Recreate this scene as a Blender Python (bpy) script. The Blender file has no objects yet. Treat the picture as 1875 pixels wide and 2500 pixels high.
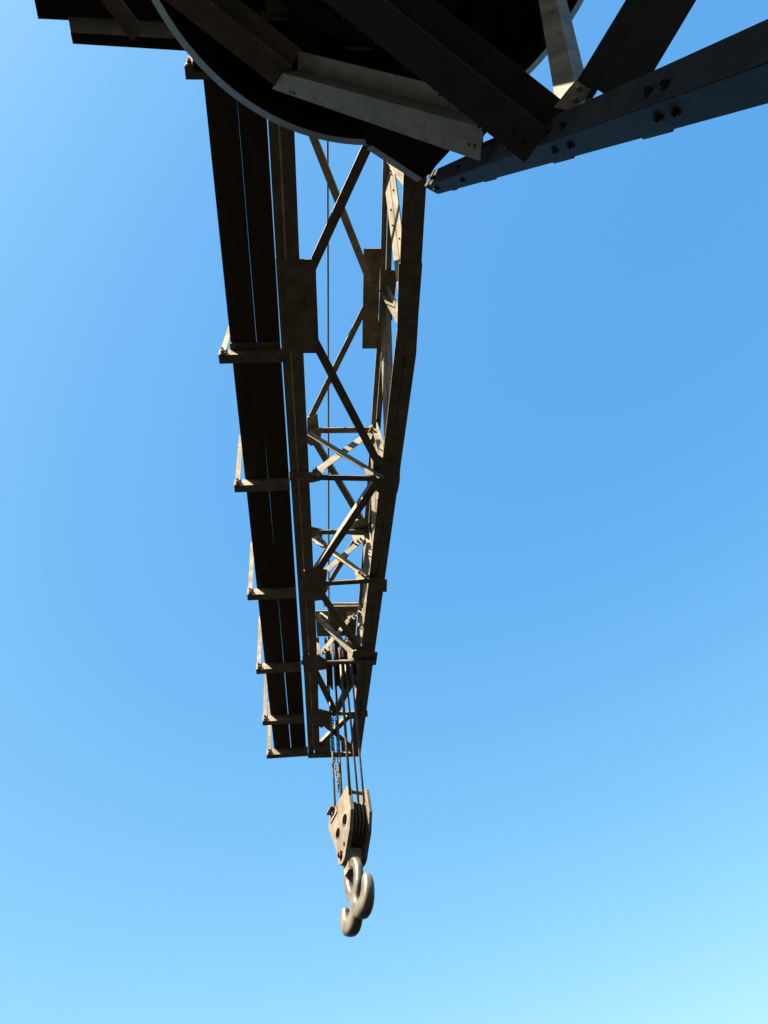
import bpy, bmesh, math, random
from mathutils import Vector as V, Matrix
random.seed(7)
sc = bpy.context.scene
C = sc.collection

# ------------------------------------------------------------------ camera
FOC = 2015.0                       # focal length in pixels of the 1875 x 2500 photograph
EYE = V((0, 0, 1.6))               # eye height of the photographer
Yc = V((-85, -2390, -FOC)).normalized()
Zc = V((-252, 1709, -FOC)); Zc = (Zc - Yc * Zc.dot(Yc)).normalized()
Xc = Yc.cross(Zc)
cam = bpy.data.objects.new('camera', bpy.data.cameras.new('camera')); C.objects.link(cam)
cam.matrix_world = Matrix.Translation(EYE) @ Matrix((Xc, Yc, Zc)).to_4x4()
cam.data.sensor_fit = 'VERTICAL'; cam.data.sensor_height = 36.0
cam.data.lens = 36.0 * FOC / 2500
cam.data.clip_start = 0.05; cam.data.clip_end = 5000
sc.camera = cam

# ------------------------------------------------------------------ light
SUN = V((-0.64, -0.42, 0.74)).normalized()          # towards the sun: behind the photographer, to the left
elev = math.asin(SUN.z); azim = math.atan2(SUN.x, SUN.y)
w = bpy.data.worlds.new('World'); sc.world = w; w.use_nodes = True
nt = w.node_tree; bg = nt.nodes['Background']
sky = nt.nodes.new('ShaderNodeTexSky'); sky.sky_type = 'NISHITA'; sky.sun_disc = False
sky.sun_elevation = elev; sky.sun_rotation = azim
sky.air_density = 1.6; sky.dust_density = 2.0; sky.ozone_density = 1.0; sky.altitude = 0
# the camera's own colour response to the clear sky, channel by channel: gain * radiance ** power
EXPO, STR = 3.0, 0.05
sep = nt.nodes.new('ShaderNodeSeparateColor'); com = nt.nodes.new('ShaderNodeCombineColor'); nt.links.new(sky.outputs[0], sep.inputs[0])
for ch, (gain, power) in enumerate(((2.58, 1.39), (1.91, 0.87), (1.54, 0.45))):
    last = sep.outputs[ch]
    for op, val in (('MULTIPLY', 0.1), ('POWER', power), ('MULTIPLY', gain / (STR * 2 ** EXPO)), ('MINIMUM', 1.05 / (STR * 2 ** EXPO))):
        mt = nt.nodes.new('ShaderNodeMath'); mt.operation = op; mt.inputs[1].default_value = val
        nt.links.new(last, mt.inputs[0]); last = mt.outputs[0]
    nt.links.new(last, com.inputs[ch])
nt.links.new(com.outputs[0], bg.inputs[0]); bg.inputs[1].default_value = STR
sd = bpy.data.lights.new('sun', 'SUN'); sd.energy = 5.0; sd.angle = math.radians(0.5); sd.color = (1.0, 0.87, 0.66)
so = bpy.data.objects.new('sun', sd); C.objects.link(so); so.location = (-20, -15, 25)
so.rotation_euler = SUN.to_track_quat('Z', 'Y').to_euler()
sc.view_settings.view_transform = 'Standard'; sc.view_settings.look = 'None'
sc.view_settings.exposure = EXPO; sc.view_settings.gamma = 1.0
sc.cycles.max_bounces = 6; sc.cycles.caustics_reflective = False; sc.cycles.caustics_refractive = False

# ------------------------------------------------------------------ survey: sight lines laid on known planes
def sight(x, y):
    c = V(((x - 937.5) / FOC, (1250 - y) / FOC, -1.0))
    return V((c.dot(Xc), c.dot(Yc), c.dot(Zc)))
def atz(x, y, z):
    d = sight(x, y); return EYE + d * ((z - EYE.z) / d.z)
def aty(x, y, Y):
    d = sight(x, y); return EYE + d * (Y / d.y)
def atd(x, y, t): return EYE + sight(x, y) * t

# ------------------------------------------------------------------ materials
def mat(name, base, dark, rust, rough=0.6, metal=0.0, scale=6.0, rust_amt=0.35, bump=0.06, spec=0.4, stretch=(1, 1, 1)):
    m = bpy.data.materials.new(name); m.use_nodes = True
    n, l = m.node_tree.nodes, m.node_tree.links
    b = n['Principled BSDF']
    tc = n.new('ShaderNodeTexCoord'); mp = n.new('ShaderNodeMapping'); mp.inputs['Scale'].default_value = stretch
    l.new(tc.outputs['Object'], mp.inputs[0])
    n1 = n.new('ShaderNodeTexNoise'); n1.inputs['Scale'].default_value = scale; n1.inputs['Detail'].default_value = 7
    n2 = n.new('ShaderNodeTexNoise'); n2.inputs['Scale'].default_value = scale * 2.7; n2.inputs['Detail'].default_value = 9
    n2.inputs['Roughness'].default_value = 0.7
    n3 = n.new('ShaderNodeTexNoise'); n3.inputs['Scale'].default_value = scale * 22; n3.inputs['Detail'].default_value = 4
    for q in (n1, n2, n3): l.new(mp.outputs[0], q.inputs['Vector'])
    r1 = n.new('ShaderNodeValToRGB'); r1.color_ramp.elements[0].position = 0.35; r1.color_ramp.elements[1].position = 0.65
    r1.color_ramp.elements[0].color = (*dark, 1); r1.color_ramp.elements[1].color = (*base, 1)
    l.new(n1.outputs[0], r1.inputs[0])
    r2 = n.new('ShaderNodeValToRGB')
    r2.color_ramp.elements[0].position = 0.72 - rust_amt * 0.35; r2.color_ramp.elements[1].position = 0.80 - rust_amt * 0.25
    r2.color_ramp.elements[0].color = (0, 0, 0, 1); r2.color_ramp.elements[1].color = (1, 1, 1, 1)
    l.new(n2.outputs[0], r2.inputs[0])
    mx = n.new('ShaderNodeMixRGB'); l.new(r2.outputs[0], mx.inputs[0]); l.new(r1.outputs[0], mx.inputs[1]); mx.inputs[2].default_value = (*rust, 1)
    oi = n.new('ShaderNodeObjectInfo'); mr = n.new('ShaderNodeMapRange'); mr.inputs[3].default_value = 0.72; mr.inputs[4].default_value = 1.18
    l.new(oi.outputs['Random'], mr.inputs[0])
    hs_ = n.new('ShaderNodeHueSaturation'); l.new(mr.outputs[0], hs_.inputs['Value']); l.new(mx.outputs[0], hs_.inputs['Color'])
    l.new(hs_.outputs[0], b.inputs['Base Color'])
    b.inputs['Metallic'].default_value = metal
    b.inputs['Specular IOR Level'].default_value = spec
    rr = n.new('ShaderNodeMapRange'); rr.inputs[3].default_value = rough - 0.12; rr.inputs[4].default_value = rough + 0.18
    l.new(n2.outputs[0], rr.inputs[0]); l.new(rr.outputs[0], b.inputs['Roughness'])
    bp = n.new('ShaderNodeBump'); bp.inputs['Strength'].default_value = bump; bp.inputs['Distance'].default_value = 0.01
    l.new(n3.outputs[0], bp.inputs['Height']); l.new(bp.outputs[0], b.inputs['Normal'])
    return m
STEEL = mat('weathered_steel', (0.168, 0.149, 0.113), (0.080, 0.071, 0.055), (0.065, 0.034, 0.017), rust_amt=0.5)
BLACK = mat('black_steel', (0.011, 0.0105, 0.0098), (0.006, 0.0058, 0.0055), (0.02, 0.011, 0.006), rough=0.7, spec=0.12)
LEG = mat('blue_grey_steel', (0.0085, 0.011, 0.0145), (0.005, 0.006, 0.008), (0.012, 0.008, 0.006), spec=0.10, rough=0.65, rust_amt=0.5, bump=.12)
GREY = mat('grey_steel', (0.075, 0.07, 0.058), (0.028, 0.027, 0.024), (0.04, 0.022, 0.012), rough=0.5, rust_amt=0.6, bump=.12)
LIP = mat('rim_paint', (0.16, 0.175, 0.18), (0.10, 0.11, 0.115), (0.09, 0.07, 0.05), rough=0.4)
WOOD = mat('plank_wood', (0.048, 0.037, 0.027), (0.032, 0.025, 0.018), (0.026, 0.019, 0.013), rough=0.8, scale=4, stretch=(8, 0.6, 8), bump=0.3, spec=0.2)
ROPE = mat('wire_rope', (0.085, 0.068, 0.053), (0.04, 0.032, 0.025), (0.07, 0.036, 0.02), rough=0.55, scale=14)
BLOCK = mat('worn_block_paint', (0.115, 0.100, 0.076), (0.055, 0.052, 0.046), (0.075, 0.038, 0.017), rough=0.55, scale=5, rust_amt=0.6, bump=.15)
CHAIN = mat('dark_chain', (0.022, 0.02, 0.02), (0.012, 0.012, 0.012), (0.04, 0.02, 0.01), rough=0.5, scale=20, spec=0.3)
HOOK = mat('forged_steel', (0.062, 0.052, 0.039), (0.020, 0.018, 0.0155), (0.05, 0.026, 0.012), rough=0.42, bump=.35, scale=7, rust_amt=0.4, spec=0.6)
SHEAVE = mat('rusty_sheave', (0.13, 0.085, 0.055), (0.06, 0.042, 0.032), (0.16, 0.08, 0.035), rough=0.5, scale=9)
BOLT = mat('rusty_bolt', (0.12, 0.075, 0.045), (0.07, 0.05, 0.035), (0.15, 0.07, 0.03), rough=0.6, scale=30)
ADDED_WATER = mat('added_dark_water', (0.005, 0.005, 0.004), (0.0035, 0.0035, 0.003), (0.004, 0.004, 0.0035), rough=0.25, scale=0.6, spec=0.3, bump=0.6)  # for the added surface, nearly black so little light bounces up
GROUND = mat('quay_asphalt', (0.0115, 0.0105, 0.0088), (0.008, 0.0075, 0.0065), (0.010, 0.0085, 0.007), rough=0.9, scale=0.8, spec=0.2)

# ------------------------------------------------------------------ mesh helpers
class MB:
    def __init__(s): s.v = []; s.f = []
    def add(s, vs, fs):
        o = len(s.v); s.v += [V(p) for p in vs]; s.f += [[i + o for i in q] for q in fs]; return s
    def prism(s, p, q, prof, side, up, prof2=None):       # extrude a convex outline (side, up) from p to q
        n = len(prof); prof2 = prof2 or prof
        vs = [p + side * a + up * b for a, b in prof] + [q + side * a + up * b for a, b in prof2]
        fs = [list(range(n))[::-1], list(range(n, 2 * n))] + [[i, (i + 1) % n, n + (i + 1) % n, n + i] for i in range(n)]
        return s.add(vs, fs)
    def plate(s, pts, nrm, t):                            # flat outline given thickness t along nrm
        n = len(pts); nrm = V(nrm)
        vs = list(pts) + [p + nrm * t for p in pts]
        return s.add(vs, [list(range(n))[::-1], list(range(n, 2 * n))] + [[i, (i + 1) % n, n + (i + 1) % n, n + i] for i in range(n)])
    def box(s, p, q, side, up, a0, a1, b0, b1):
        return s.prism(p, q, [(a0, b0), (a1, b0), (a1, b1), (a0, b1)], side, up)
    def cyl(s, p, q, r, r2=None, n=12):
        d = (q - p).normalized(); a = d.orthogonal().normalized(); b = d.cross(a); r2 = r if r2 is None else r2
        vs = [p + (a * math.cos(t) + b * math.sin(t)) * r for t in (2 * math.pi * i / n for i in range(n))]
        vs += [q + (a * math.cos(t) + b * math.sin(t)) * r2 for t in (2 * math.pi * i / n for i in range(n))]
        return s.add(vs, [list(range(n))[::-1], list(range(n, 2 * n))] + [[i, (i + 1) % n, n + (i + 1) % n, n + i] for i in range(n)])
    def rivet(s, p, nrm, r=0.016, h=0.013):
        nrm = V(nrm).normalized(); s.cyl(p - nrm * 0.002, p + nrm * h * 0.55, r, r * 0.8, 8); return s.cyl(p + nrm * h * 0.55, p + nrm * h, r * 0.8, r * 0.35, 8)
    def tube(s, pts, radii, n=10, closed=False, ref=None, sq=0):
        m = len(pts); o = len(s.v)
        for i, p in enumerate(pts):
            if closed: d = pts[(i + 1) % m] - pts[i - 1]
            else: d = pts[min(i + 1, m - 1)] - pts[max(i - 1, 0)]
            d.normalize()
            ref = d.orthogonal() if ref is None else ref - d * ref.dot(d)
            ref.normalize(); b = d.cross(ref); r = radii[i] if hasattr(radii, '__len__') else radii
            for k in range(n):
                t = 2 * math.pi * k / n; q_ = 1.0 if not sq else .93 / (abs(math.cos(t)) ** sq + abs(math.sin(t)) ** sq) ** (1 / sq)
                s.v.append(p + (ref * math.cos(t) + b * math.sin(t)) * r * q_)
        for i in range(m if closed else m - 1):
            j = (i + 1) % m
            for k in range(n): s.f.append([o + i * n + k, o + i * n + (k + 1) % n, o + j * n + (k + 1) % n, o + j * n + k])
        if not closed:
            s.f.append([o + k for k in range(n)][::-1]); s.f.append([o + (m - 1) * n + k for k in range(n)])
        return s
    def lathe(s, c, axis, prof, n=48):                    # prof: (radius, offset along axis), closed loop
        axis = axis.normalized(); a = axis.orthogonal().normalized(); b = axis.cross(a); o = len(s.v); m = len(prof)
        for i in range(n):
            t = 2 * math.pi * i / n; e = a * math.cos(t) + b * math.sin(t)
            for r, z in prof: s.v.append(c + e * r + axis * z)
        for i in range(n):
            j = (i + 1) % n
            for k in range(m):
                l = (k + 1) % m; s.f.append([o + i * m + k, o + j * m + k, o + j * m + l, o + i * m + l])
        return s
    def build(s, name, m, parent=None, smooth=False, bevel=0):
        org = V((0, 0, 0))
        if parent is not None:
            q = parent
            while q is not None: org = org + q.location; q = q.parent
        else:
            org = sum(s.v, V()) / len(s.v)
        me = bpy.data.meshes.new(name); me.from_pydata([v - org for v in s.v], [], s.f)
        bm = bmesh.new(); bm.from_mesh(me); bmesh.ops.recalc_face_normals(bm, faces=bm.faces); bm.to_mesh(me); bm.free()
        me.materials.append(m)
        if smooth:
            for p in me.polygons: p.use_smooth = True
        o = bpy.data.objects.new(name, me); C.objects.link(o)
        if parent is not None: o.parent = parent
        else: o.location = org
        if bevel:
            b = o.modifiers.new('edge', 'BEVEL'); b.width = bevel; b.segments = 2; b.limit_method = 'ANGLE'
        return o
def tag(o, label, cat, group=None):
    o['label'] = label; o['category'] = cat
    if group: o['group'] = group
    return o
def thing(name, loc, label, cat, group=None):
    o = bpy.data.objects.new(name, None); C.objects.link(o); o.location = loc; o.empty_display_size = 0.3
    return tag(o, label, cat, group)
Z = V((0, 0, 1)); X = V((1, 0, 0)); Y = V((0, 1, 0))
def frame(p, q, up):
    d = (q - p).normalized(); up = (up - d * up.dot(d)).normalized(); return d.cross(up), up
def angle(mb, p, q, w, h, t, up, leg=1):
    """rolled angle: a flange of width w lying across 'up', an upright of height h on its leg side (+1 right of travel)"""
    s, u = frame(p, q, V(up))
    mb.box(p, q, s, u, -w / 2, w / 2, 0, t)
    a = (w / 2 - t, w / 2) if leg > 0 else (-w / 2, -w / 2 + t)
    mb.box(p, q, s, u, a[0], a[1], t, h); return mb
def flat(mb, p, q, w, t, up):
    s, u = frame(p, q, V(up)); return mb.box(p, q, s, u, -w / 2, w / 2, 0, t)

# ------------------------------------------------------------------ ground
QY = 1.9                                             # the quay edge; the unseen dark sheet beyond is added to curb bounced light
g = MB(); g.plate([V((-400, -800, -1.2)), V((400, -800, -1.2)), V((400, QY, -1.2)), V((-400, QY, -1.2))], Z, 1.2)
go = g.build('ground', GROUND); go['kind'] = 'structure'
g = MB(); g.plate([V((-1500, -1500, -3.2)), V((1500, -1500, -3.2)), V((1500, 1500, -3.2)), V((-1500, 1500, -3.2))], Z, 1.6)
go = g.build('added_water', ADDED_WATER); go['kind'] = 'structure'

# ------------------------------------------------------------------ the jib
H, HU = 8.75, 9.66                                   # undersides of the lower and the upper chords
jib = thing('crane_jib', V((0.45, -1.2, H)), 'long dark lattice steel jib reaching out overhead, tapering to its tip above the hook', 'crane jib')
def P(x, y): return atz(x, y, H)
def U(x, y): return atz(x, y, HU)
def lerp(a, b, t): return a + (b - a) * t
# lower chord under the walkway: two angles back to back with a narrow slot
mb = MB()
pl = [V((-0.20, -1.2, H)), V((-0.205, 3.5, H)), V((-0.160, 8.9, H)), V((-0.160, 10.86, H))]
ps = [V((-0.108, -1.2, H)), V((-0.119, 3.5, H)), V((-0.083, 8.0, H)), V((-0.071, 10.86, H))]
pr = [V((0.008, -1.2, H)), V((0.004, 3.5, H)), V((0.027, 8.0, H)), V((0.012, 10.86, H))]
for i in range(3):
    g_ = 0.007
    mb.plate([pl[i], ps[i] - X * g_, ps[i + 1] - X * g_, pl[i + 1]], Z, 0.012)
    mb.plate([ps[i] + X * g_, pr[i], pr[i + 1], ps[i + 1] + X * g_], Z, 0.012)
    mb.plate([a + Z * 0.012 for a in (ps[i] + X * g_, ps[i] + X * (g_ + .012), ps[i + 1] + X * (g_ + .012), ps[i + 1] + X * g_)], Z, 0.085)
    mb.plate([a + Z * 0.012 for a in (pl[i], pl[i] + X * .012, pl[i + 1] + X * .012, pl[i + 1])], Z, 0.085)
    mb.plate([a + Z * 0.012 for a in (pr[i] - X * .012, pr[i], pr[i + 1], pr[i + 1] - X * .012)], Z, 0.03)
mb.build('lower_chord', STEEL, jib)
# lower chord of the far side: straight to the splice, then drawn in towards the tip
mb = MB()
qo = [V((1.115, -1.2, H)), V((1.112, 4.05, H)), V((0.620, 10.86, H))]
qi = [V((0.915, -1.2, H)), V((0.913, 3.75, H)), V((0.452, 10.86, H))]
qm = [V((1.01, -1.2, H)), V((1.008, 3.9, H)), V((0.536, 10.86, H))]
for i in range(2):
    g_ = 0.005
    mb.plate([qi[i], qm[i] - X * g_, qm[i + 1] - X * g_, qi[i + 1]], Z, 0.012)
    mb.plate([qm[i] + X * g_, qo[i], qo[i + 1], qm[i + 1] + X * g_], Z, 0.012)
    for a, dx in ((qo, -0.012), (qm, -0.017), (qm, 0.005)):
        mb.plate([a[i] + X * dx + Z * .012, a[i] + X * (dx + .012) + Z * .012, a[i + 1] + X * (dx + .012) + Z * .012, a[i + 1] + X * dx + Z * .012], Z, 0.085)
mb.build('lower_chord', STEEL, jib)
# upper chords
def rx(y, c):                                        # x of the far-side truss at distance y
    return c if y < 4 else c - (y - 4) * 0.0715 * (0.62 if c < 0.99 else 1)
mb = MB()
for (a, b) in ((-1.2, 4.0), (4.0, 9.9)):
    for x0, x1 in ((-0.17, -0.10), (-0.088, -0.02)):
        mb.plate([V((x0, a, HU)), V((x1, a, HU)), V((x1, b, HU)), V((x0, b, HU))], Z, 0.012)
        xx = x1 - .012 if x0 < -.12 else x0
        mb.plate([V((xx, a, HU + .012)), V((xx + .012, a, HU + .012)), V((xx + .012, b, HU + .012)), V((xx, b, HU + .012))], Z, 0.08)
mb.build('upper_chord', STEEL, jib)
def ux(y): return 0.828 if y < 4 else 0.828 - (y - 4) * 0.0415
mb = MB()
for (a, b) in ((-1.2, 4.0), (4.0, 10.0)):
    for x0, x1 in ((0.0, 0.055), (0.067, 0.115)):
        mb.plate([V((ux(a) + x0, a, HU)), V((ux(a) + x1, a, HU)), V((ux(b) + x1, b, HU)), V((ux(b) + x0, b, HU))], Z, 0.012)
    for x0 in (0.043, 0.067):
        mb.plate([V((ux(a) + x0, a, HU + .012)), V((ux(a) + x0 + .012, a, HU + .012)), V((ux(b) + x0 + .012, b, HU + .012)), V((ux(b) + x0, b, HU + .012))], Z, 0.08)
mb.build('upper_chord', STEEL, jib)

def rivets(mb, a, b, n, nrm=-Z, r=0.019, off=0.0):
    for i in range(n):
        p = lerp(a, b, (i + 0.5) / n) + V(nrm) * off; mb.rivet(p, nrm, r)
# big splice plates of the lower chords
mb = MB(); z0 = -Z * 0.010
mb.plate([P(*q) + z0 for q in ((673, 632), (771, 632), (772, 681), (778, 835), (771, 861), (688, 861))], Z, 0.0085)
for px in ((684, 640, 694, 855), (706, 640, 714, 855), (742, 700, 748, 850)):
    n = 11 if px[0] < 720 else 5
    rivets(mb, P(px[0], px[1]), P(px[2], px[3]), n, off=0.010)
mb.build('splice_plate', STEEL, jib)
mb = MB()
mb.plate([P(*q) + z0 for q in ((973, 642), (1031, 642), (1014, 866), (968, 866))], Z, 0.0085)
for px in ((984, 650, 978, 860), (1020, 650, 1004, 860)): rivets(mb, P(px[0], px[1]), P(px[2], px[3]), 9, off=0.010)
mb.build('splice_plate', STEEL, jib)
# plates on the upper chord seen through the truss
mb = MB()
mb.plate([U(*q) + z0 for q in ((888, 606), (930, 606), (921, 850), (884, 850))], Z, 0.0085)
mb.build('gusset_plate', STEEL, jib)
mb = MB()
mb.plate([U(*q) - Z * 0.021 for q in ((929, 656), (970, 659), (957, 780), (924, 780))], Z, 0.0085)
rivets(mb, U(951, 665) , U(943, 772), 6, off=0.021)
mb.build('splice_plate', STEEL, jib)

# zigzag bracing between the lower chords and between the upper chords
def brace(fn, a, b, w, h, leg, dz=0.0, name='diagonal_brace'):
    mb = MB(); angle(mb, fn(*a) + Z * dz, fn(*b) + Z * dz, w, h, 0.010, Z, leg); return mb.build(name, STEEL, jib)
brace(P, (928, 290), (745, 690), 0.085, 0.05, 1, 0.002)
brace(P, (757, 812), (928, 1140), 0.085, 0.07, -1, 0.002)
brace(P, (918, 1182), (766, 1408), 0.085, 0.08, -1, 0.002)
brace(P, (772, 1432), (889, 1602), 0.085, 0.07, -1, 0.002)
brace(U, (745, 285), (908, 700), 0.072, 0.07, 1, -0.012)
brace(U, (905, 722), (756, 1024), 0.066, 0.075, 1, -0.012)
brace(U, (763, 1068), (882, 1270), 0.072, 0.07, 1, -0.012)
brace(U, (884, 1290), (782, 1458), 0.066, 0.07, 1, -0.012)
# gusset plates under the lower chords
for pts, rv in ((((911, 1122), (918, 1106), (945, 1124), (977, 1138), (976, 1172), (970, 1202), (925, 1202), (909, 1190)), ((925, 1170, 965, 1178, 4), (922, 1192, 958, 1192, 4))),
                (((728, 1414), (775, 1386), (800, 1390), (795, 1425), (795, 1462), (736, 1470), (729, 1450)), ((742, 1420, 780, 1402, 4), (742, 1440, 785, 1438, 4), (748, 1460, 786, 1458, 3))),
                (((862, 1588), (884, 1580), (922, 1592), (918, 1622), (878, 1622), (858, 1606)), ((872, 1600, 910, 1604, 4),)),
                (((706, 1151), (750, 1151), (780, 1157), (782, 1172), (760, 1177), (708, 1172)), ((714, 1160, 770, 1166, 5),)),
                (((903, 1408), (945, 1414), (944, 1444), (902, 1440)), ((910, 1424, 938, 1428, 3),)),
                (((738, 1602), (778, 1598), (800, 1612), (798, 1632), (742, 1640)), ((748, 1618, 788, 1618, 4),)),
                (((748, 1732), (782, 1730), (812, 1738), (806, 1756), (786, 1776), (750, 1756)), ((756, 1744, 796, 1746, 4),)),
                (((842, 1738), (897, 1733), (898, 1748), (856, 1754)), ((855, 1743, 890, 1740, 3),))):
    mb = MB(); mb.plate([P(*q) - Z * 0.0125 for q in pts], Z, 0.0085)
    for r in rv: rivets(mb, P(r[0], r[1]), P(r[2], r[3]), r[4], r=0.015, off=0.0125)
    mb.build('gusset_plate', STEEL, jib)
# gusset plates at the upper chords
for pts in (((750, 1016), (775, 1009), (778, 1042), (784, 1058), (782, 1078), (760, 1086), (750, 1080)),
            ((760, 1283), (789, 1290), (786, 1312), (762, 1316)),
            ((852, 1290), (868, 1268), (884, 1261), (898, 1268), (892, 1308), (858, 1304)),
            ((886, 1050), (911, 1034), (918, 1040), (912, 1064), (890, 1066))):
    mb = MB(); mb.plate([U(*q) - Z * 0.0225 for q in pts], Z, 0.0085); mb.build('gusset_plate', STEEL, jib)

# sway frames across the jib: lower bar, upper bar and a sunlit cross between them
def sway(Yf, low, top, A, B, wa, wb):
    (l0, l1), (t0, t1) = low, top
    mb = MB(); angle(mb, aty(*l0, Yf), aty(*l1, Yf), 0.07, 0.075, 0.009, Z, -1); mb.build('cross_bar', STEEL, jib)
    mb = MB(); angle(mb, aty(*t0, Yf), aty(*t1, Yf), 0.075, 0.075, 0.009, Z, -1); mb.build('cross_bar', STEEL, jib)
    a0, a1 = aty(*A[0], Yf - 0.06), aty(*A[1], Yf - 0.06)
    b0, b1 = aty(*B[0], Yf - 0.04), aty(*B[1], Yf - 0.04)
    mb = MB(); angle(mb, a0, a1, wa, 0.05, 0.008, Y, 1)
    mb.build('sway_brace', STEEL, jib)
    mb = MB(); angle(mb, b0, b1, wb, 0.075, 0.008, Y, -1)
    mb.build('sway_brace', STEEL, jib)
    return a0, a1, b0, b1
def cleat(pts, Yf, bolts):                            # bolted corner plate standing in a sway frame
    mb = MB(); mb.plate([aty(*q, Yf) for q in pts], Y, 0.009); o = mb.build('corner_cleat', STEEL, jib)
    for b in bolts:
        p = aty(*b, Yf); k = MB(); k.cyl(p + Y * 0.004, p - Y * 0.022, 0.017, n=6); k.cyl(p - Y * 0.022, p - Y * 0.04, 0.009, n=8); k.build('bolt', BOLT, o)
F1, F2, F3, F4, FT = 5.50, 7.10, 8.64, 9.87, 10.83
sway(F1, ((765, 1166), (925, 1169)), ((757, 1052), (912, 1050)), ((752, 1056), (930, 1164)), ((892, 1064), (762, 1158)), 0.075, 0.086)
cleat(((886, 1060), (912, 1054), (906, 1072), (892, 1084), (880, 1076)), F1 - 0.055, ((903, 1054),))
cleat(((889, 1142), (912, 1148), (911, 1160), (895, 1160)), F1 - 0.08, ())
cleat(((764, 1150), (786, 1140), (792, 1152), (776, 1164)), F1 - 0.065, ((772, 1148), (766, 1153)))
sway(F2, ((785, 1426), (922, 1418)), ((768, 1300), (898, 1299)), ((764, 1312), (896, 1408)), ((882, 1318), (790, 1398)), 0.08, 0.07)
cleat(((859, 1306), (888, 1307), (891, 1316), (876, 1330), (866, 1326)), F2 - 0.055, ((880, 1317), (873, 1322)))
cleat(((866, 1394), (884, 1388), (896, 1402), (888, 1414), (870, 1416)), F2 - 0.075, ((877, 1398), (884, 1404)))
cleat(((764, 1314), (778, 1306), (798, 1326), (790, 1334), (772, 1328)), F2 - 0.075, ((778, 1316), (786, 1321)))
sway(F3, ((735, 1619), (918, 1617)), ((790, 1477), (884, 1477)), ((772, 1502), (872, 1606)), ((862, 1500), (780, 1598)), 0.085, 0.06)
cleat(((844, 1488), (863, 1487), (873, 1500), (866, 1512), (850, 1512)), F3 - 0.055, ((863, 1504), (857, 1510)))
cleat(((776, 1590), (800, 1578), (806, 1586), (785, 1600)), F3 - 0.055, ((793, 1587), (788, 1595)))
cleat(((848, 1592), (864, 1590), (872, 1606), (850, 1612)), F3 - 0.075, ())
cleat(((773, 1500), (784, 1494), (800, 1506), (800, 1514), (786, 1520)), F3 - 0.075, ((788, 1507), (794, 1512)))
# cover plate above the head sheaves
mb = MB(); mb.plate([U(*q) - Z * .024 for q in ((770, 1489), (872, 1487), (868, 1549), (774, 1551))], Z, .010)
mb.plate([U(*q) - Z * .036 for q in ((800, 1476), (876, 1475), (874, 1487), (800, 1488))], Z, .011)
for i in range(5): mb.rivet(U(812 + i * 13, 1482) - Z * .036, -Z, 0.016)
mb.build('cover_plate', STEEL, jib)
# bars and crossed plates near the tip
mb = MB(); angle(mb, P(782, 1745) - Z * .001, P(868, 1741) - Z * .001, 0.075, 0.07, 0.009, Z, -1); mb.build('cross_bar', STEEL, jib)
mb = MB(); angle(mb, P(752, 1843) - Z * .024, P(880, 1839) - Z * .024, 0.10, 0.023, 0.010, Z, 1)
for i in range(7): mb.rivet(lerp(P(765, 1840), P(872, 1838), i / 6) - Z * .024, -Z, 0.014)
mb.build('end_bar', STEEL, jib)
for a, b, w_ in (((770, 1640), (822, 1748), .085), ((868, 1650), (818, 1748), .08), ((772, 1752), (858, 1826), .075), ((858, 1746), (778, 1826), .075)):
    mb = MB(); angle(mb, P(*a) + Z * .011, P(*b) + Z * .011, w_, 0.06, 0.009, Z, -1); mb.build('diagonal_brace', STEEL, jib)
for pts in (((780, 1826), (806, 1802), (808, 1836), (780, 1838)), ((834, 1834), (832, 1808), (856, 1818), (876, 1834)), ((780, 1757), (806, 1752), (806, 1780), (796, 1778))):
    mb = MB(); mb.plate([P(*q) - Z * .0085 for q in pts], Z, 0.0075)
    cx = sum((P(*q) for q in pts), V()) / len(pts); mb.rivet(cx + X * .03 - Z * .0085, -Z, .016); mb.rivet(cx - X * .03 - Z * .0085, -Z, .016)
    mb.build('gusset_plate', STEEL, jib)
# side trusses: posts at the sway frames, diagonals rising back to the frame before
def lowx(y): return 1.01 if y < 3.9 else 1.01 - (y - 3.9) * 0.0682
def upx(y): return ux(y) + 0.06
fr = [0.9, 2.45, 3.75, F1, F2, F3, F4]
for i, yf in enumerate(fr):
    a, b = V((lowx(yf), yf, H + .10)), V((upx(yf), yf, HU))
    mb = MB(); s, u = frame(a, b, -X)
    if i == 2: angle(mb, a, b, 0.09, 0.07, 0.009, -X, -1)
    else:
        mb.box(a, b, s, u, -0.09, 0.09, 0.0, 0.010); mb.box(a, b, s, u, -0.012, 0.0, 0.010, 0.06)
        for k in range(3):
            c_ = lerp(a, b, 0.2 + .3 * k) + u * .010; mb.rivet(c_ + s * .055, u, .013); mb.rivet(c_ - s * .055, u, .013)
    mb.build('truss_post', STEEL, jib)
for i in range(len(fr) - 1):
    y0, y1 = fr[i] + .10, fr[i + 1] - .12
    a, b = V((upx(y0), y0, HU)), V((lowx(y1), y1, H + .10)); mb = MB(); s, u = frame(a, b, V((-1, 0, -.45)))
    for e in (-.062, .062): mb.box(a, b, s, u, e - .056, e + .056, 0, .010)
    mb.box(a, b, s, u, -.006, .006, -.05, .0)
    for k in range(9): mb.rivet(lerp(a, b, (k + .5) / 9) + u * .010 + s * random.choice((-.05, .05)), u, .012)
    mb.build('truss_diagonal', STEEL, jib)
for i, yf in enumerate(fr):
    mb = MB(); angle(mb, V((-.095, yf, H + .10)), V((-.095, yf, HU)), .12, .06, .01, X, 1); mb.build('truss_post', STEEL, jib)
for i in range(len(fr) - 1):
    mb = MB(); angle(mb, V((-.095, fr[i] + .1, HU)), V((-.095, fr[i + 1] - .1, H + .1)), .09, .06, .01, X, 1); mb.build('truss_diagonal', STEEL, jib)
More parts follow.
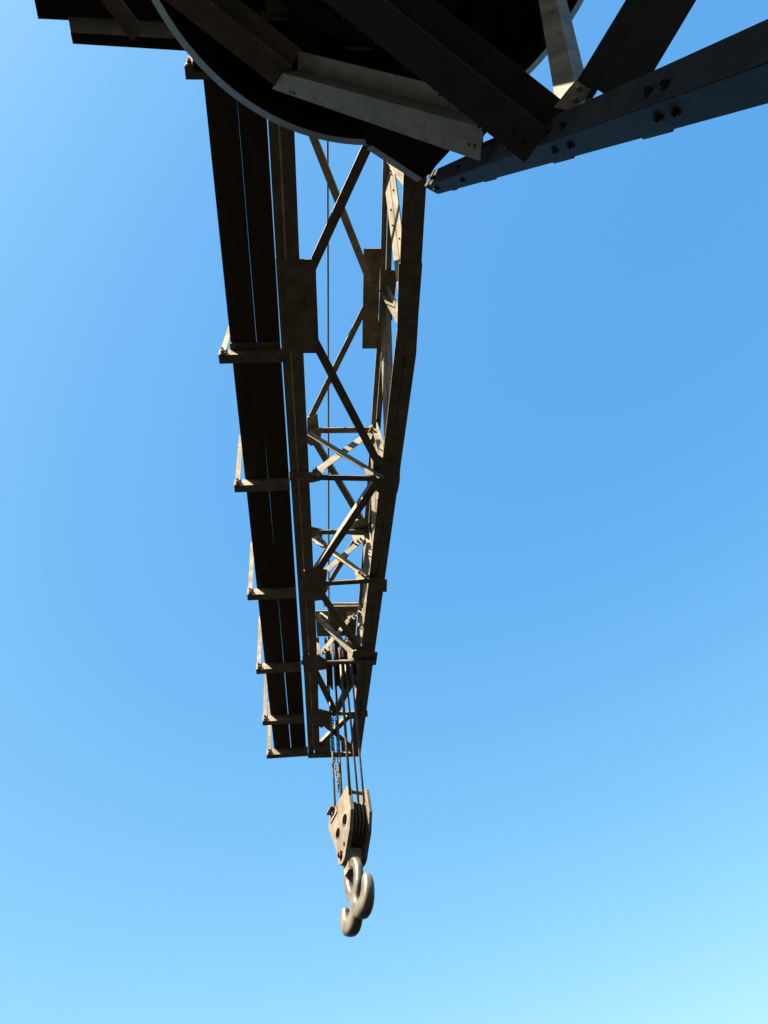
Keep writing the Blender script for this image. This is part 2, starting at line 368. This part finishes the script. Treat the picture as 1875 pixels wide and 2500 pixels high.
# end posts that close the nose of the jib
for x0, x1 in ((-.09, -.09), (.56, .60)):
    mb = MB(); angle(mb, V((x0, FT, H + .1)), V((x1, 9.9, HU)), .09, .06, .01, X, 1); mb.build('truss_diagonal', STEEL, jib)

# ------------------------------------------------------------------ walkway beside the jib
walk = thing('walkway', V((-0.45, 1.6, H)), 'narrow plank walkway on steel brackets along the outer side of the jib', 'walkway')
ybr = [1.60, 4.10, 5.70, 7.40, 8.82, 9.97, 10.80]
HB = 0.105                                                            # height of the bracket web under the planks
cuts = [-1.2] + [ybr[1] - .05, ybr[2] + .0, ybr[3], ybr[4], ybr[6] + .01]
for i in range(len(cuts) - 1):
    for k, (xa, xb) in enumerate(((-0.692, -0.4425), (-0.4425, -0.214))):
        y0, y1 = cuts[i] + .004, cuts[i + 1] - .004; f = lambda y: 0.014 * max(0, (y - 4)) / 4
        j = [random.uniform(-.0012, .0012) for _ in range(4)]
        mb = MB(); z = H + HB + random.uniform(0, .006)
        gap = (.0016, .0011, .0013, .0018, .0048)[i]; gl, gr = (0, -gap) if k == 0 else (gap, 0)
        mb.plate([V((xa + f(y0) + j[0] + gl, y0, z)), V((xb + f(y0) + j[1] + gr, y0, z)), V((xb + f(y1) + j[2] + gr, y1, z)), V((xa + f(y1) + j[3] + gl, y1, z))], Z, 0.045)
        mb.build('plank', WOOD, walk)
for i, yb in enumerate(ybr):
    x0 = -0.815 + 0.006 * i; x1 = -0.20 if i < 6 else -0.165
    mb = MB()
    mb.box(V((x0, yb, H)), V((x1, yb, H)), Y, Z, -0.085, 0.0, 0.0, 0.010)             # bottom flange
    mb.box(V((x0, yb, H)), V((x1, yb, H)), Y, Z, -0.097, -0.085, 0.0, HB - .001)      # upright web
    br = mb.build('bracket', STEEL, walk)
    if i == 1:
        mb = MB(); mb.box(V((-.70, yb - .10, H + HB - .002)), V((-.22, yb - .10, H + HB - .002)), Y, Z, -.07, .0, -.012, 0)
        for k in range(4): mb.rivet(V((-.64 + k * .11, yb - .135, H + HB - .014)), -Z, .013)
        mb.build('fish_plate', STEEL, walk)
    # stanchion: flat bar bolted upright against the outer end of the bracket
    yw = yb - .098
    mb = MB(); s0 = V((x0 + .035, yw, H + .005)); s1 = V((x0 + .045 + (.09 if i == 1 else 0), yw, H + .95))
    mb.box(s0, s1, X, -Y, -.026, .026, 0, .010)
    st = mb.build('stanchion', STEEL, walk)
    for k in (0, 1):
        p = V((x0 + .033, yw - .010, H + .03 + .05 * k)); q = MB()
        q.cyl(p, p - Y * .020, .017, n=6); q.cyl(p - Y * .020, p - Y * .032, .009, n=8); q.build('bolt', BOLT, st)
    if i == 1:
        p, q_ = V((x0 + .05, yw - .012, H + .10)), V((-.70, yw + .02, H + .62))

# ------------------------------------------------------------------ head sheaves in the nose of the jib
HSY, HSZ, HSR = 9.12, H + .36, .37
hs = thing('sheave_set', V((0.33, HSY, HSZ)), 'row of dark grooved sheaves hung inside the nose of the jib', 'sheaves')
def sheave(c, axis, R, wd, parent, mt):
    mb = MB(); e = wd / 2
    mb.lathe(c, axis, [(.05, -e * .8), (R * .55, -e * .45), (R * .8, -e * .5), (R, -e), (R, -e * .72), (R - .055, -e * .12), (R - .055, e * .12), (R, e * .72), (R, e), (R * .8, e * .5), (R * .55, e * .45), (.05, e * .8)], 40)
    return mb.build('sheave', mt, parent, smooth=False)
hx = [0.185, 0.300, 0.415, 0.520]
for x in hx: sheave(V((x, HSY, HSZ)), X, HSR, .088, hs, SHEAVE)
mb = MB(); mb.cyl(V((-.03, HSY, HSZ)), V((.66, HSY, HSZ)), .045, n=16); mb.build('axle', STEEL, hs)
for xa in (.005, .605):
    mb = MB(); mb.plate([V((xa, HSY - .16, HSZ - .34)), V((xa, HSY + .16, HSZ - .34)), V((xa, HSY + .16, HSZ + .34)), V((xa, HSY - .16, HSZ + .34))], X, .02)
    mb.box(V((xa + .01, HSY - .165, HSZ - .34)), V((xa + .01, HSY - .165, HSZ + .34)), X, Y, -.05, .05, -.01, 0)
    mb.build('bearing_plate', STEEL, hs)

# ------------------------------------------------------------------ hook block, hung from the ropes and tied back with a chain
P0 = aty(858, 1917, 9.02)
es = V((-.268, .690, 0)).normalized(); ex = es.cross(Z).normalized()          # across the block, along the sheave axis
tilt = math.radians(7)
ed = (-Z * math.cos(tilt) - es * math.sin(tilt)).normalized(); et = (es * math.cos(tilt) - Z * math.sin(tilt)).normalized()
blk = thing('hook_block', P0, 'worn pale hook block with plate cheeks around a stack of sheaves', 'hook block')
def L(x, s, d): return P0 + ex * x + et * s + ed * (d * .77)
def cheek(x0, x1, name):
    out = []
    def arc(cs, cd, r, a0, a1, n):
        for i in range(n + 1):
            a = math.radians(a0 + (a1 - a0) * i / n); out.append((cs + r * math.cos(a), cd + r * math.sin(a)))
    arc(.07, .06, .07, 180, 270, 5); arc(.60, .10, .10, 270, 360, 6); out.append((.70, .20)); out.append((.56, .62))
    arc(.40, .90, .13, 20, 160, 8); out.append((.10, .72)); out.append((.0, .45))
    mb = MB(); n = len(out)
    mb.plate([L(x0, s, d) for s, d in out], ex, x1 - x0)
    o = mb.build(name, BLOCK, blk, bevel=.008)
    return o
BW = .185
for x0, x1, holes in ((-.055, 0.0, True), (BW, BW + .045, False)):
    o = cheek(x0, x1, 'cheek_plate')
    cut = MB()                                                                    # lightening holes cut right through
    for s, d, r in ((.20, .47, .078), (.44, .49, .072)):
        cut.cyl(L(x0 - .03, s, d), L(x1 + .03, s, d), r, n=24)
    co = cut.build('hole_cutter', BLOCK, blk)
    bm_ = o.modifiers.new('holes', 'BOOLEAN'); bm_.operation = 'DIFFERENCE'; bm_.object = co; bm_.solver = 'EXACT'
    dg = bpy.context.evaluated_depsgraph_get(); me = bpy.data.meshes.new_from_object(o.evaluated_get(dg))
    o.modifiers.clear(); o.data = me
    bpy.data.objects.remove(co)
for i in range(4): sheave(L(.024 + i * .046, .36, .42), ex, .295, .042, blk, SHEAVE)
mb = MB(); mb.cyl(L(-.01, .36, .42), L(BW + .06, .36, .42), .04, n=16); mb.build('axle', STEEL, blk)
mb = MB(); mb.cyl(L(.0, .07, .045), L(BW, .07, .045), .026, n=14); mb.build('spreader_rod', STEEL, blk, smooth=False)
mb = MB(); mb.cyl(L(.0, .62, .09), L(BW, .62, .09), .026, n=14); mb.build('spreader_rod', STEEL, blk)
mb = MB(); mb.box(L(.002, .40, .80), L(BW - .002, .40, .80), et, ed, -.075, .075, 0, .15); mb.build('crosshead', STEEL, blk, bevel=.015)
mb = MB(); mb.cyl(L(-.09, .40, .875), L(-.055, .40, .875), .05, n=6); mb.cyl(L(-.11, .40, .875), L(-.09, .40, .875), .028, n=12)
mb.cyl(L(-.075, .28, .80), L(-.055, .28, .80), .022, n=6); mb.build('pin_nut', BOLT, blk)
mb = MB(); mb.plate([L(-.13, .40, .02), L(-.055, .40, .02), L(-.055, .56, .02), L(-.13, .56, .02)], ed, .014)
mb.plate([L(-.069, .36, .034), L(-.055, .36, .034), L(-.055, .60, .034), L(-.069, .60, .034)], ed, .09)
mb.cyl(L(-.09, .46, .08), L(-.069, .46, .08), .02, n=6); mb.build('chain_bracket', BLOCK, blk)

# the double hook below the block
hk = MB()
hc = 1.02
def HK(s, d): return L(.055, .38 + s * .88, hc + .07 + d * 1.10)
def arcpts(fn, pts, n=8):                                # Catmull-Rom through (s, d, r)
    out = []; q = [pts[0]] + list(pts) + [pts[-1]]
    for i in range(1, len(q) - 2):
        for k in range(n):
            t = k / n; p0, p1, p2, p3 = q[i - 1:i + 3]
            out.append([.5 * (2 * p1[j] + (p2[j] - p0[j]) * t + (2 * p0[j] - 5 * p1[j] + 4 * p2[j] - p3[j]) * t * t + (3 * p1[j] - p0[j] - 3 * p2[j] + p3[j]) * t ** 3) for j in range(3)])
    out.append(list(pts[-1])); return [fn(a, b) for a, b, c in out], [c for a, b, c in out]
eye = [(.0, -.03, .066), (.12, .02, .066), (.17, .15, .066), (.13, .32, .07), (.04, .44, .076), (0, .55, .08)]
for sg in (1, -1):
    p_, r_ = arcpts(HK, [(a * sg, b, c) for a, b, c in eye]); hk.tube(p_, r_, 20, ref=ex.copy(), sq=3.2)
    p_, r_ = arcpts(HK, [(0, .52, .082), (.04 * sg, .64, .094), (.17 * sg, .715, .105), (.30 * sg, .68, .100), (.375 * sg, .57, .088), (.39 * sg, .47, .076), (.37 * sg, .40, .06), (.36 * sg, .365, .032)])
    hk.tube(p_, r_, 20, ref=ex.copy(), sq=3.2)
c0 = HK(0, 0); hk.v = [v - ex * ((v - c0).dot(ex) * .20) for v in hk.v]
ho = hk.build('lifting_hook', HOOK)
rm = ho.modifiers.new('forge', 'REMESH'); rm.mode = 'VOXEL'; rm.voxel_size = .009; rm.use_smooth_shade = True
sm = ho.modifiers.new('soften', 'SMOOTH'); sm.factor = .5; sm.iterations = 3
tag(ho, 'double-pronged forged hook with an eye, hanging under the pale hook block', 'hook')
# the shackle pin inside the hook eye
pn = MB(); pn.cyl(L(-.01, .40, hc + .10), L(.15, .40, hc + .10), .05, n=16); pn.build('eye_pin', STEEL, blk)
pn = MB()
for xa in (-.012, .122): pn.plate([L(xa, .32, .93), L(xa, .48, .93), L(xa, .47, 1.18), L(xa, .33, 1.18)], ex, .03)
pn.build('shackle', STEEL, blk)

# ------------------------------------------------------------------ ropes
def rope(pts, r, label, group, n=10):
    mb = MB(); mb.tube(pts, r, n); o = mb.build('hoist_rope', ROPE, smooth=True); return tag(o, label, 'rope', group)
GR = 'hoist ropes between jib head and hook block'
YF, YB = HSY - .33, HSY + .33
falls = ((802, 818, 1652, 1965, YB - .02, .013, 'leftmost of the thin vertical hoist ropes hanging down to the hook block'),
         (819, 834, 1652, 1942, YB - .02, .015, 'second vertical hoist rope from the left, falling beside the chain behind the block'),
         (834, 853, 1652, 1918, YF + .06, .018, 'thick middle hoist rope falling to the top corner of the pale cheek plate'),
         (846, 873, 1652, 1936, YF + .06, .013, 'second vertical hoist rope from the right, entering between the block cheeks'),
         (860, 887, 1652, 1938, YF + .06, .013, 'rightmost of the vertical hoist ropes, entering the block near its far cheek'))
for xt, xb, yt, yb, yy, r, lab in falls:
    a, b = aty(xb, yb, yy), aty(xt, yt, yy); d = (b - a)
    top = a + d * ((HSZ - a.z) / d.z); rope([a - d.normalized() * .12, b, top], r, lab, GR)
a = atz(800, 345, H + 1.30); b = atz(803, 1470, H + .80)
d = (b - a).normalized()
rope([a - d * 3.0, a, b, V((b.x - .02, HSY, HSZ + HSR - .02))], .0105, 'single long rope running along inside the jib from the crane to the head sheaves', None)

# ------------------------------------------------------------------ chain
def link_mesh(pitch, r):
    mb = MB(); wv = .0135; pts = []; hl = pitch * .5 + r * .9 - wv
    for i in range(9): t = math.pi * i / 8; pts.append(V((wv * math.cos(t), 0, hl + wv * math.sin(t))))
    for i in range(9): t = math.pi + math.pi * i / 8; pts.append(V((wv * math.cos(t), 0, -hl + wv * math.sin(t))))
    mb.tube(pts, r, 7, closed=True); return mb
pitch = .060; lm = None
strands = [[P(823, 1703) - Z * .03, P(818, 1735) - Z * .04, P(812, 1745) - Z * .05],
           [P(812, 1745) - Z * .05, aty(812, 1790, 9.75), aty(816, 1850, 9.62), aty(823, 1900, 9.52), aty(830, 1942, 9.45)],
           [P(820, 1745) - Z * .05, aty(822, 1780, 9.78), aty(826, 1850, 9.62), aty(829, 1900, 9.52), aty(831, 1938, 9.45)]]
chn = thing('chain', strands[0][0], 'dark link chain hanging in two strands from the jib tip down to the hook block', 'chain')
from mathutils import Quaternion
nl = 0
for st in strands:
    seg = [(st[i], st[i + 1]) for i in range(len(st) - 1)]; total = sum((b - a).length for a, b in seg); t = pitch / 2
    while t < total - pitch * .3:
        u = t
        for a, b in seg:
            l_ = (b - a).length
            if u <= l_: break
            u -= l_
        c_ = a + (b - a) * (u / l_); dq = (b - a).to_track_quat('Z', 'X')
        if lm is None:
            m0 = link_mesh(pitch, .0062); lo = m0.build('link', CHAIN, chn, smooth=True)
            for v in lo.data.vertices: v.co = v.co + chn.location
            lm = lo
        else:
            lo = lm.copy(); C.objects.link(lo); lo.parent = chn
        lo.location = c_ - chn.location; lo.rotation_mode = 'QUATERNION'
        lo.rotation_quaternion = dq @ Quaternion((0, 0, 1), math.radians(90 * (nl % 2) + 35 + random.uniform(-14, 14))); nl += 1; t += pitch

# ------------------------------------------------------------------ turntable ring and deck under the jib root
RC, RR, RZ = V((.554, .267, 8.0)), 1.608, 8.0
ring = thing('turntable', RC, 'round black turntable skirt and deck seen from below across the top of the picture', 'turntable')
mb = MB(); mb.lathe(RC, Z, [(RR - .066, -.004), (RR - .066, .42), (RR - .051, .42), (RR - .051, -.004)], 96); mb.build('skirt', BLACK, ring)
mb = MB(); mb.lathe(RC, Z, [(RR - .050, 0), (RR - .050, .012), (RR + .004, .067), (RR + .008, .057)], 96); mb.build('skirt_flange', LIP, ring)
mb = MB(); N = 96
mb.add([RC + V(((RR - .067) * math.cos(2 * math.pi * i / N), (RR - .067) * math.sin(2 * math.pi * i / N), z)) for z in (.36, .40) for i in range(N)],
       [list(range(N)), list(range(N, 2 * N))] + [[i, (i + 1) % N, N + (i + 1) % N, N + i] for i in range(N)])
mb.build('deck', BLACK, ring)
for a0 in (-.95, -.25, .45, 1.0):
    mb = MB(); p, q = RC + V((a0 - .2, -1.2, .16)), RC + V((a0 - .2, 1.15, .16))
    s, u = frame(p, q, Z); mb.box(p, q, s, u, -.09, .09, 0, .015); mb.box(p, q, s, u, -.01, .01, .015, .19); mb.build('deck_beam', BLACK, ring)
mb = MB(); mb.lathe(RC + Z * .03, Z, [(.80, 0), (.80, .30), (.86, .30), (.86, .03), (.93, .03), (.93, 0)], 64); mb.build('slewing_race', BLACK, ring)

mb = MB(); p = atz(675, 20, 8.22); mb.box(p - Y * .16, p + Y * .03, X, Z, -.075, .075, 0, .12); mb.box(p + Y * .03, p + Y * .08, X, Z, -.11, .11, .02, .12)
mb.tube([atz(670, 44, 8.2), atz(705, 44, 8.2), atz(730, 50, 8.22), atz(748, 64, 8.28)], .016, 8); mb.build('gearbox', GREY, ring)
mb = MB(); mb.tube([atz(905, 18, 8.1), atz(925, 26, 8.1), atz(938, 40, 8.12), atz(945, 28, 8.16)], .012, 8); mb.cyl(atz(936, 42, 8.12), atz(937, 46, 8.05), .012, n=6)
mb.cyl(atz(845, 116, 8.2), atz(912, 117, 8.2), .014, n=8); mb.build('pipe', GREY, ring)
mb = MB(); mb.cyl(RC + V((.05, .1, .06)), RC + V((.05, .1, .30)), .22, n=40); mb.cyl(RC + V((.05, .1, -.05)), RC + V((.05, .1, .06)), .09, n=24); mb.build('centre_pin', BLACK, ring)

# unseen platform added above and behind the photographer to shade the leg and braces
mb = MB()                                            # plates with an opening shaped to let a sun patch onto the post
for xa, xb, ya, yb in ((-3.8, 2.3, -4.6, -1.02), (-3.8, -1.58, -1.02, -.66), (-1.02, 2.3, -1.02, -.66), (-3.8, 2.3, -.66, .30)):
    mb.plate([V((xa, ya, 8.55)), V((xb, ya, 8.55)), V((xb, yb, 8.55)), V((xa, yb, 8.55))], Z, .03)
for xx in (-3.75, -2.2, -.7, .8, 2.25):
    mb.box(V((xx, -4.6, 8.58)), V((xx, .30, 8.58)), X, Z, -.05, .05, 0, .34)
mb.build('added_shade_platform', BLACK, ring)

# plate girder end beyond the turntable
gd = thing('plate_girder', V((-.5, 1.3, 8.9)), 'riveted dark plate girder end jutting out beyond the turntable at the upper left', 'girder')
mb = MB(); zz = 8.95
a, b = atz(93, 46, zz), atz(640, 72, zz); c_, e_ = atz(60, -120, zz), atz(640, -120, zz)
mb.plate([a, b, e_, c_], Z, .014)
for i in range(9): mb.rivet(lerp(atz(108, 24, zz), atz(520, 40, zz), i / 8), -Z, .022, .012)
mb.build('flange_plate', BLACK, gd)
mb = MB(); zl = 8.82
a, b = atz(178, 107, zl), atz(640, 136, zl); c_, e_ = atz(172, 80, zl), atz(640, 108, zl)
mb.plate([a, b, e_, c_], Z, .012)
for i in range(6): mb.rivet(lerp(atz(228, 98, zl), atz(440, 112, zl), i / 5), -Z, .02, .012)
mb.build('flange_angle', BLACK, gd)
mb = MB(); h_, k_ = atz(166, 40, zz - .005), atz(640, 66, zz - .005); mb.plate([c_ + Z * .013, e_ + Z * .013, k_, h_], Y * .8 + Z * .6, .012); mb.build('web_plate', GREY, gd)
mb = MB(); angle(mb, atd(246, -30, 5.55), atd(336, 88, 5.75), .11, .06, .01, Z, 1); mb.build('stay', GREY, gd)

# ------------------------------------------------------------------ portal leg and its bracing under the turntable
leg = thing('crane_portal', V((.957, -.62, 0)), 'dark blue-grey steel portal leg with bolted braces rising to the turntable at upper right', 'crane portal')
top, mid = atd(1035, 456, 6.62), atd(1875, 152, 1.81)
d = (mid - top).normalized(); foot = top + d * (top.z / -d.z)
rv = (EYE - lerp(top, mid, .6)); ap = (rv - d * rv.dot(d)).normalized(); sd_ = d.cross(ap)
f1 = (-ap + sd_).normalized(); f2 = (-ap - sd_).normalized()
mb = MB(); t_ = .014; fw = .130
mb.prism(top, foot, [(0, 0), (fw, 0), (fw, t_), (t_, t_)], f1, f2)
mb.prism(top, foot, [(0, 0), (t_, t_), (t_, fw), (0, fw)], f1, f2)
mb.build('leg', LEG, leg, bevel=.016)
ln = (mid - top).length
def pixel_low(v):                                        # does this flange hang on the lower side as the photographer sees it
    return (v - d * v.dot(d)).dot(-(Matrix((Xc, Yc, Zc)) @ V((0, 1, 0)))) > 0
def legat(px): return top + d * (ln * px)
lo_ = f1 if f1.z < f2.z else f2
lo_ = f1 if pixel_low(f1) else f2
hi_ = f2 if lo_ is f1 else f1
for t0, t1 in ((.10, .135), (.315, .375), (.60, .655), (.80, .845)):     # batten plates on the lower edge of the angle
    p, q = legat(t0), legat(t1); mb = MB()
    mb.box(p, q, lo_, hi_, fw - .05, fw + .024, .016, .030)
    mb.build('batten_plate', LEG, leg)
for t0 in (.055, .075, .27, .66, .70, .862, .885):
    for ff, fo in ((f1, f2), (f2, f1)):
        c_ = legat(t0 + (.006 if ff is f1 else 0)) + ff * .05; k = MB(); k.cyl(c_, c_ - fo * .012, .018, n=6); k.cyl(c_ - fo * .012, c_ - fo * .022, .010, n=8); k.build('bolt', LEG, leg)
mb = MB(); mb.box(foot - Z * 0, foot + Z * .03, X, Y, -.25, .25, -.25, .25); mb.build('base_plate', LEG, leg)
# Z-section brace: bottom flange outward, web, top flange towards the photographer
def zsec(p, q, wb, hw, wt, t, up, mt, name='brace', label=None, wq=None, ext=0):
    s, u = frame(p, q, V(up)); mb = MB()
    mb.plate([p, q, q + (q - p).normalized() * ext + s * (wq or wb), p + s * wb], u, t); mb.box(p, q, s, u, 0, t, t, hw - t); mb.box(p, q, s, u, -wt + t, t, hw - t, hw)
    for k in (.03, .055, .94, .965): mb.rivet(lerp(p, q, k) + s * wb * .6, -u, .012, .008)
    if mt is BLACK:
        for k in range(14):
            c_ = lerp(p, q, random.uniform(.03, .55)) + s * (wb + .002) + u * .004; mb.cyl(c_ - s * .004, c_ + s * .007, .006, n=6)
    o = mb.build(name, mt, leg)
    if label: o['label'] = label
    return o
zsec(atd(1178, 312, 4.35), atd(690, 178, 5.30), .17, .14, .12, .012, Z, GREY, wq=.115, ext=.13)
zsec(atd(712, 168, 5.35), atd(425, -60, 5.0), .15, .14, .12, .012, Z, GREY)
pb_, qb_ = atd(1335, 318, 3.42), atd(840, -75, 3.60)
zsec(pb_, pb_ + (qb_ - pb_) * 1.9, .15, .15, .125, .012, Z, BLACK)
# double angle rising to the right
p, q = atd(1478, 226, 3.36), atd(1650, -60, 3.40)
q = p + (q - p) * 2.4
s, u = frame(p, q, (p + q) / 2 - EYE); mb = MB()
mb.box(p, q, s, u, -.125, .045, 0, .012); mb.box(p, q, s, u, .033, .045, .012, .11)
mb.box(p, q, s, u, .046, .125, .020, .032); mb.box(p, q, s, u, .046, .058, .032, .11)
mb.build('brace', BLACK, leg)
p, q = atd(1398, 236, 3.62), atd(1345, -20, 4.75)
q = p + (q - p) * ((8.35 - p.z) / (q.z - p.z)); s, u = frame(p, q, (p + q) / 2 - EYE); mb = MB()
mb.prism(p, q, [(-.075, .055), (-.02, 0), (-.012, .012), (-.067, .067)], s, u); mb.box(p, q, s, u, -.020, .075, -.0005, .0125); mb.build('post', STEEL, leg)
# gusset at the head of the leg
mb = MB(); zg = EYE.z + 6.383
gp = [atz(*q, zg) for q in ((893, 352), (910, 357), (1030, 436), (1052, 424), (1062, 408), (1126, 338), (1130, 300), (980, 270), (890, 320))]
mb.plate(gp, Z, .014)
pa, pb = gp[1], gp[2]; s, u = frame(pa, pb, Z); mb.build('gusset_plate', BLACK, leg)
mb = MB(); o_ = s if s.dot((pa + pb) / 2 - RC) > 0 else -s
mb.prism(pa - (pb - pa) * .02, pb, [(-.002, -.002), (.052, .052), (.044, .060), (-.010, .006)], o_, Z); mb.build('edge_flange', LIP, leg)
mb = MB()
for pa, pb in (((1112, 361), (1158, 365)), ((1156, 366), (1234, 333)), ((1152, 361), (1186, 318))):
    flat(mb, atd(*pa, 5.6), atd(*pb, 5.6), .03, .02, Z)
mb.build('conduit', BLACK, leg)
# joint plates where the braces meet the leg
mb = MB(); pts = [atd(*q, 3.46) for q in ((1352, 262), (1388, 216), (1412, 190), (1428, 206), (1456, 226), (1392, 268))]
nn = ((pts[2] - pts[0]).cross(pts[4] - pts[0])).normalized(); nn = nn if nn.dot(pts[0] - EYE) > 0 else -nn
mb.plate(pts, nn, .014)
for q in ((1412, 214), (1404, 242)): mb.rivet(atd(*q, 3.46), -nn, .014, .010)
mb.build('joint_plate', STEEL, leg)
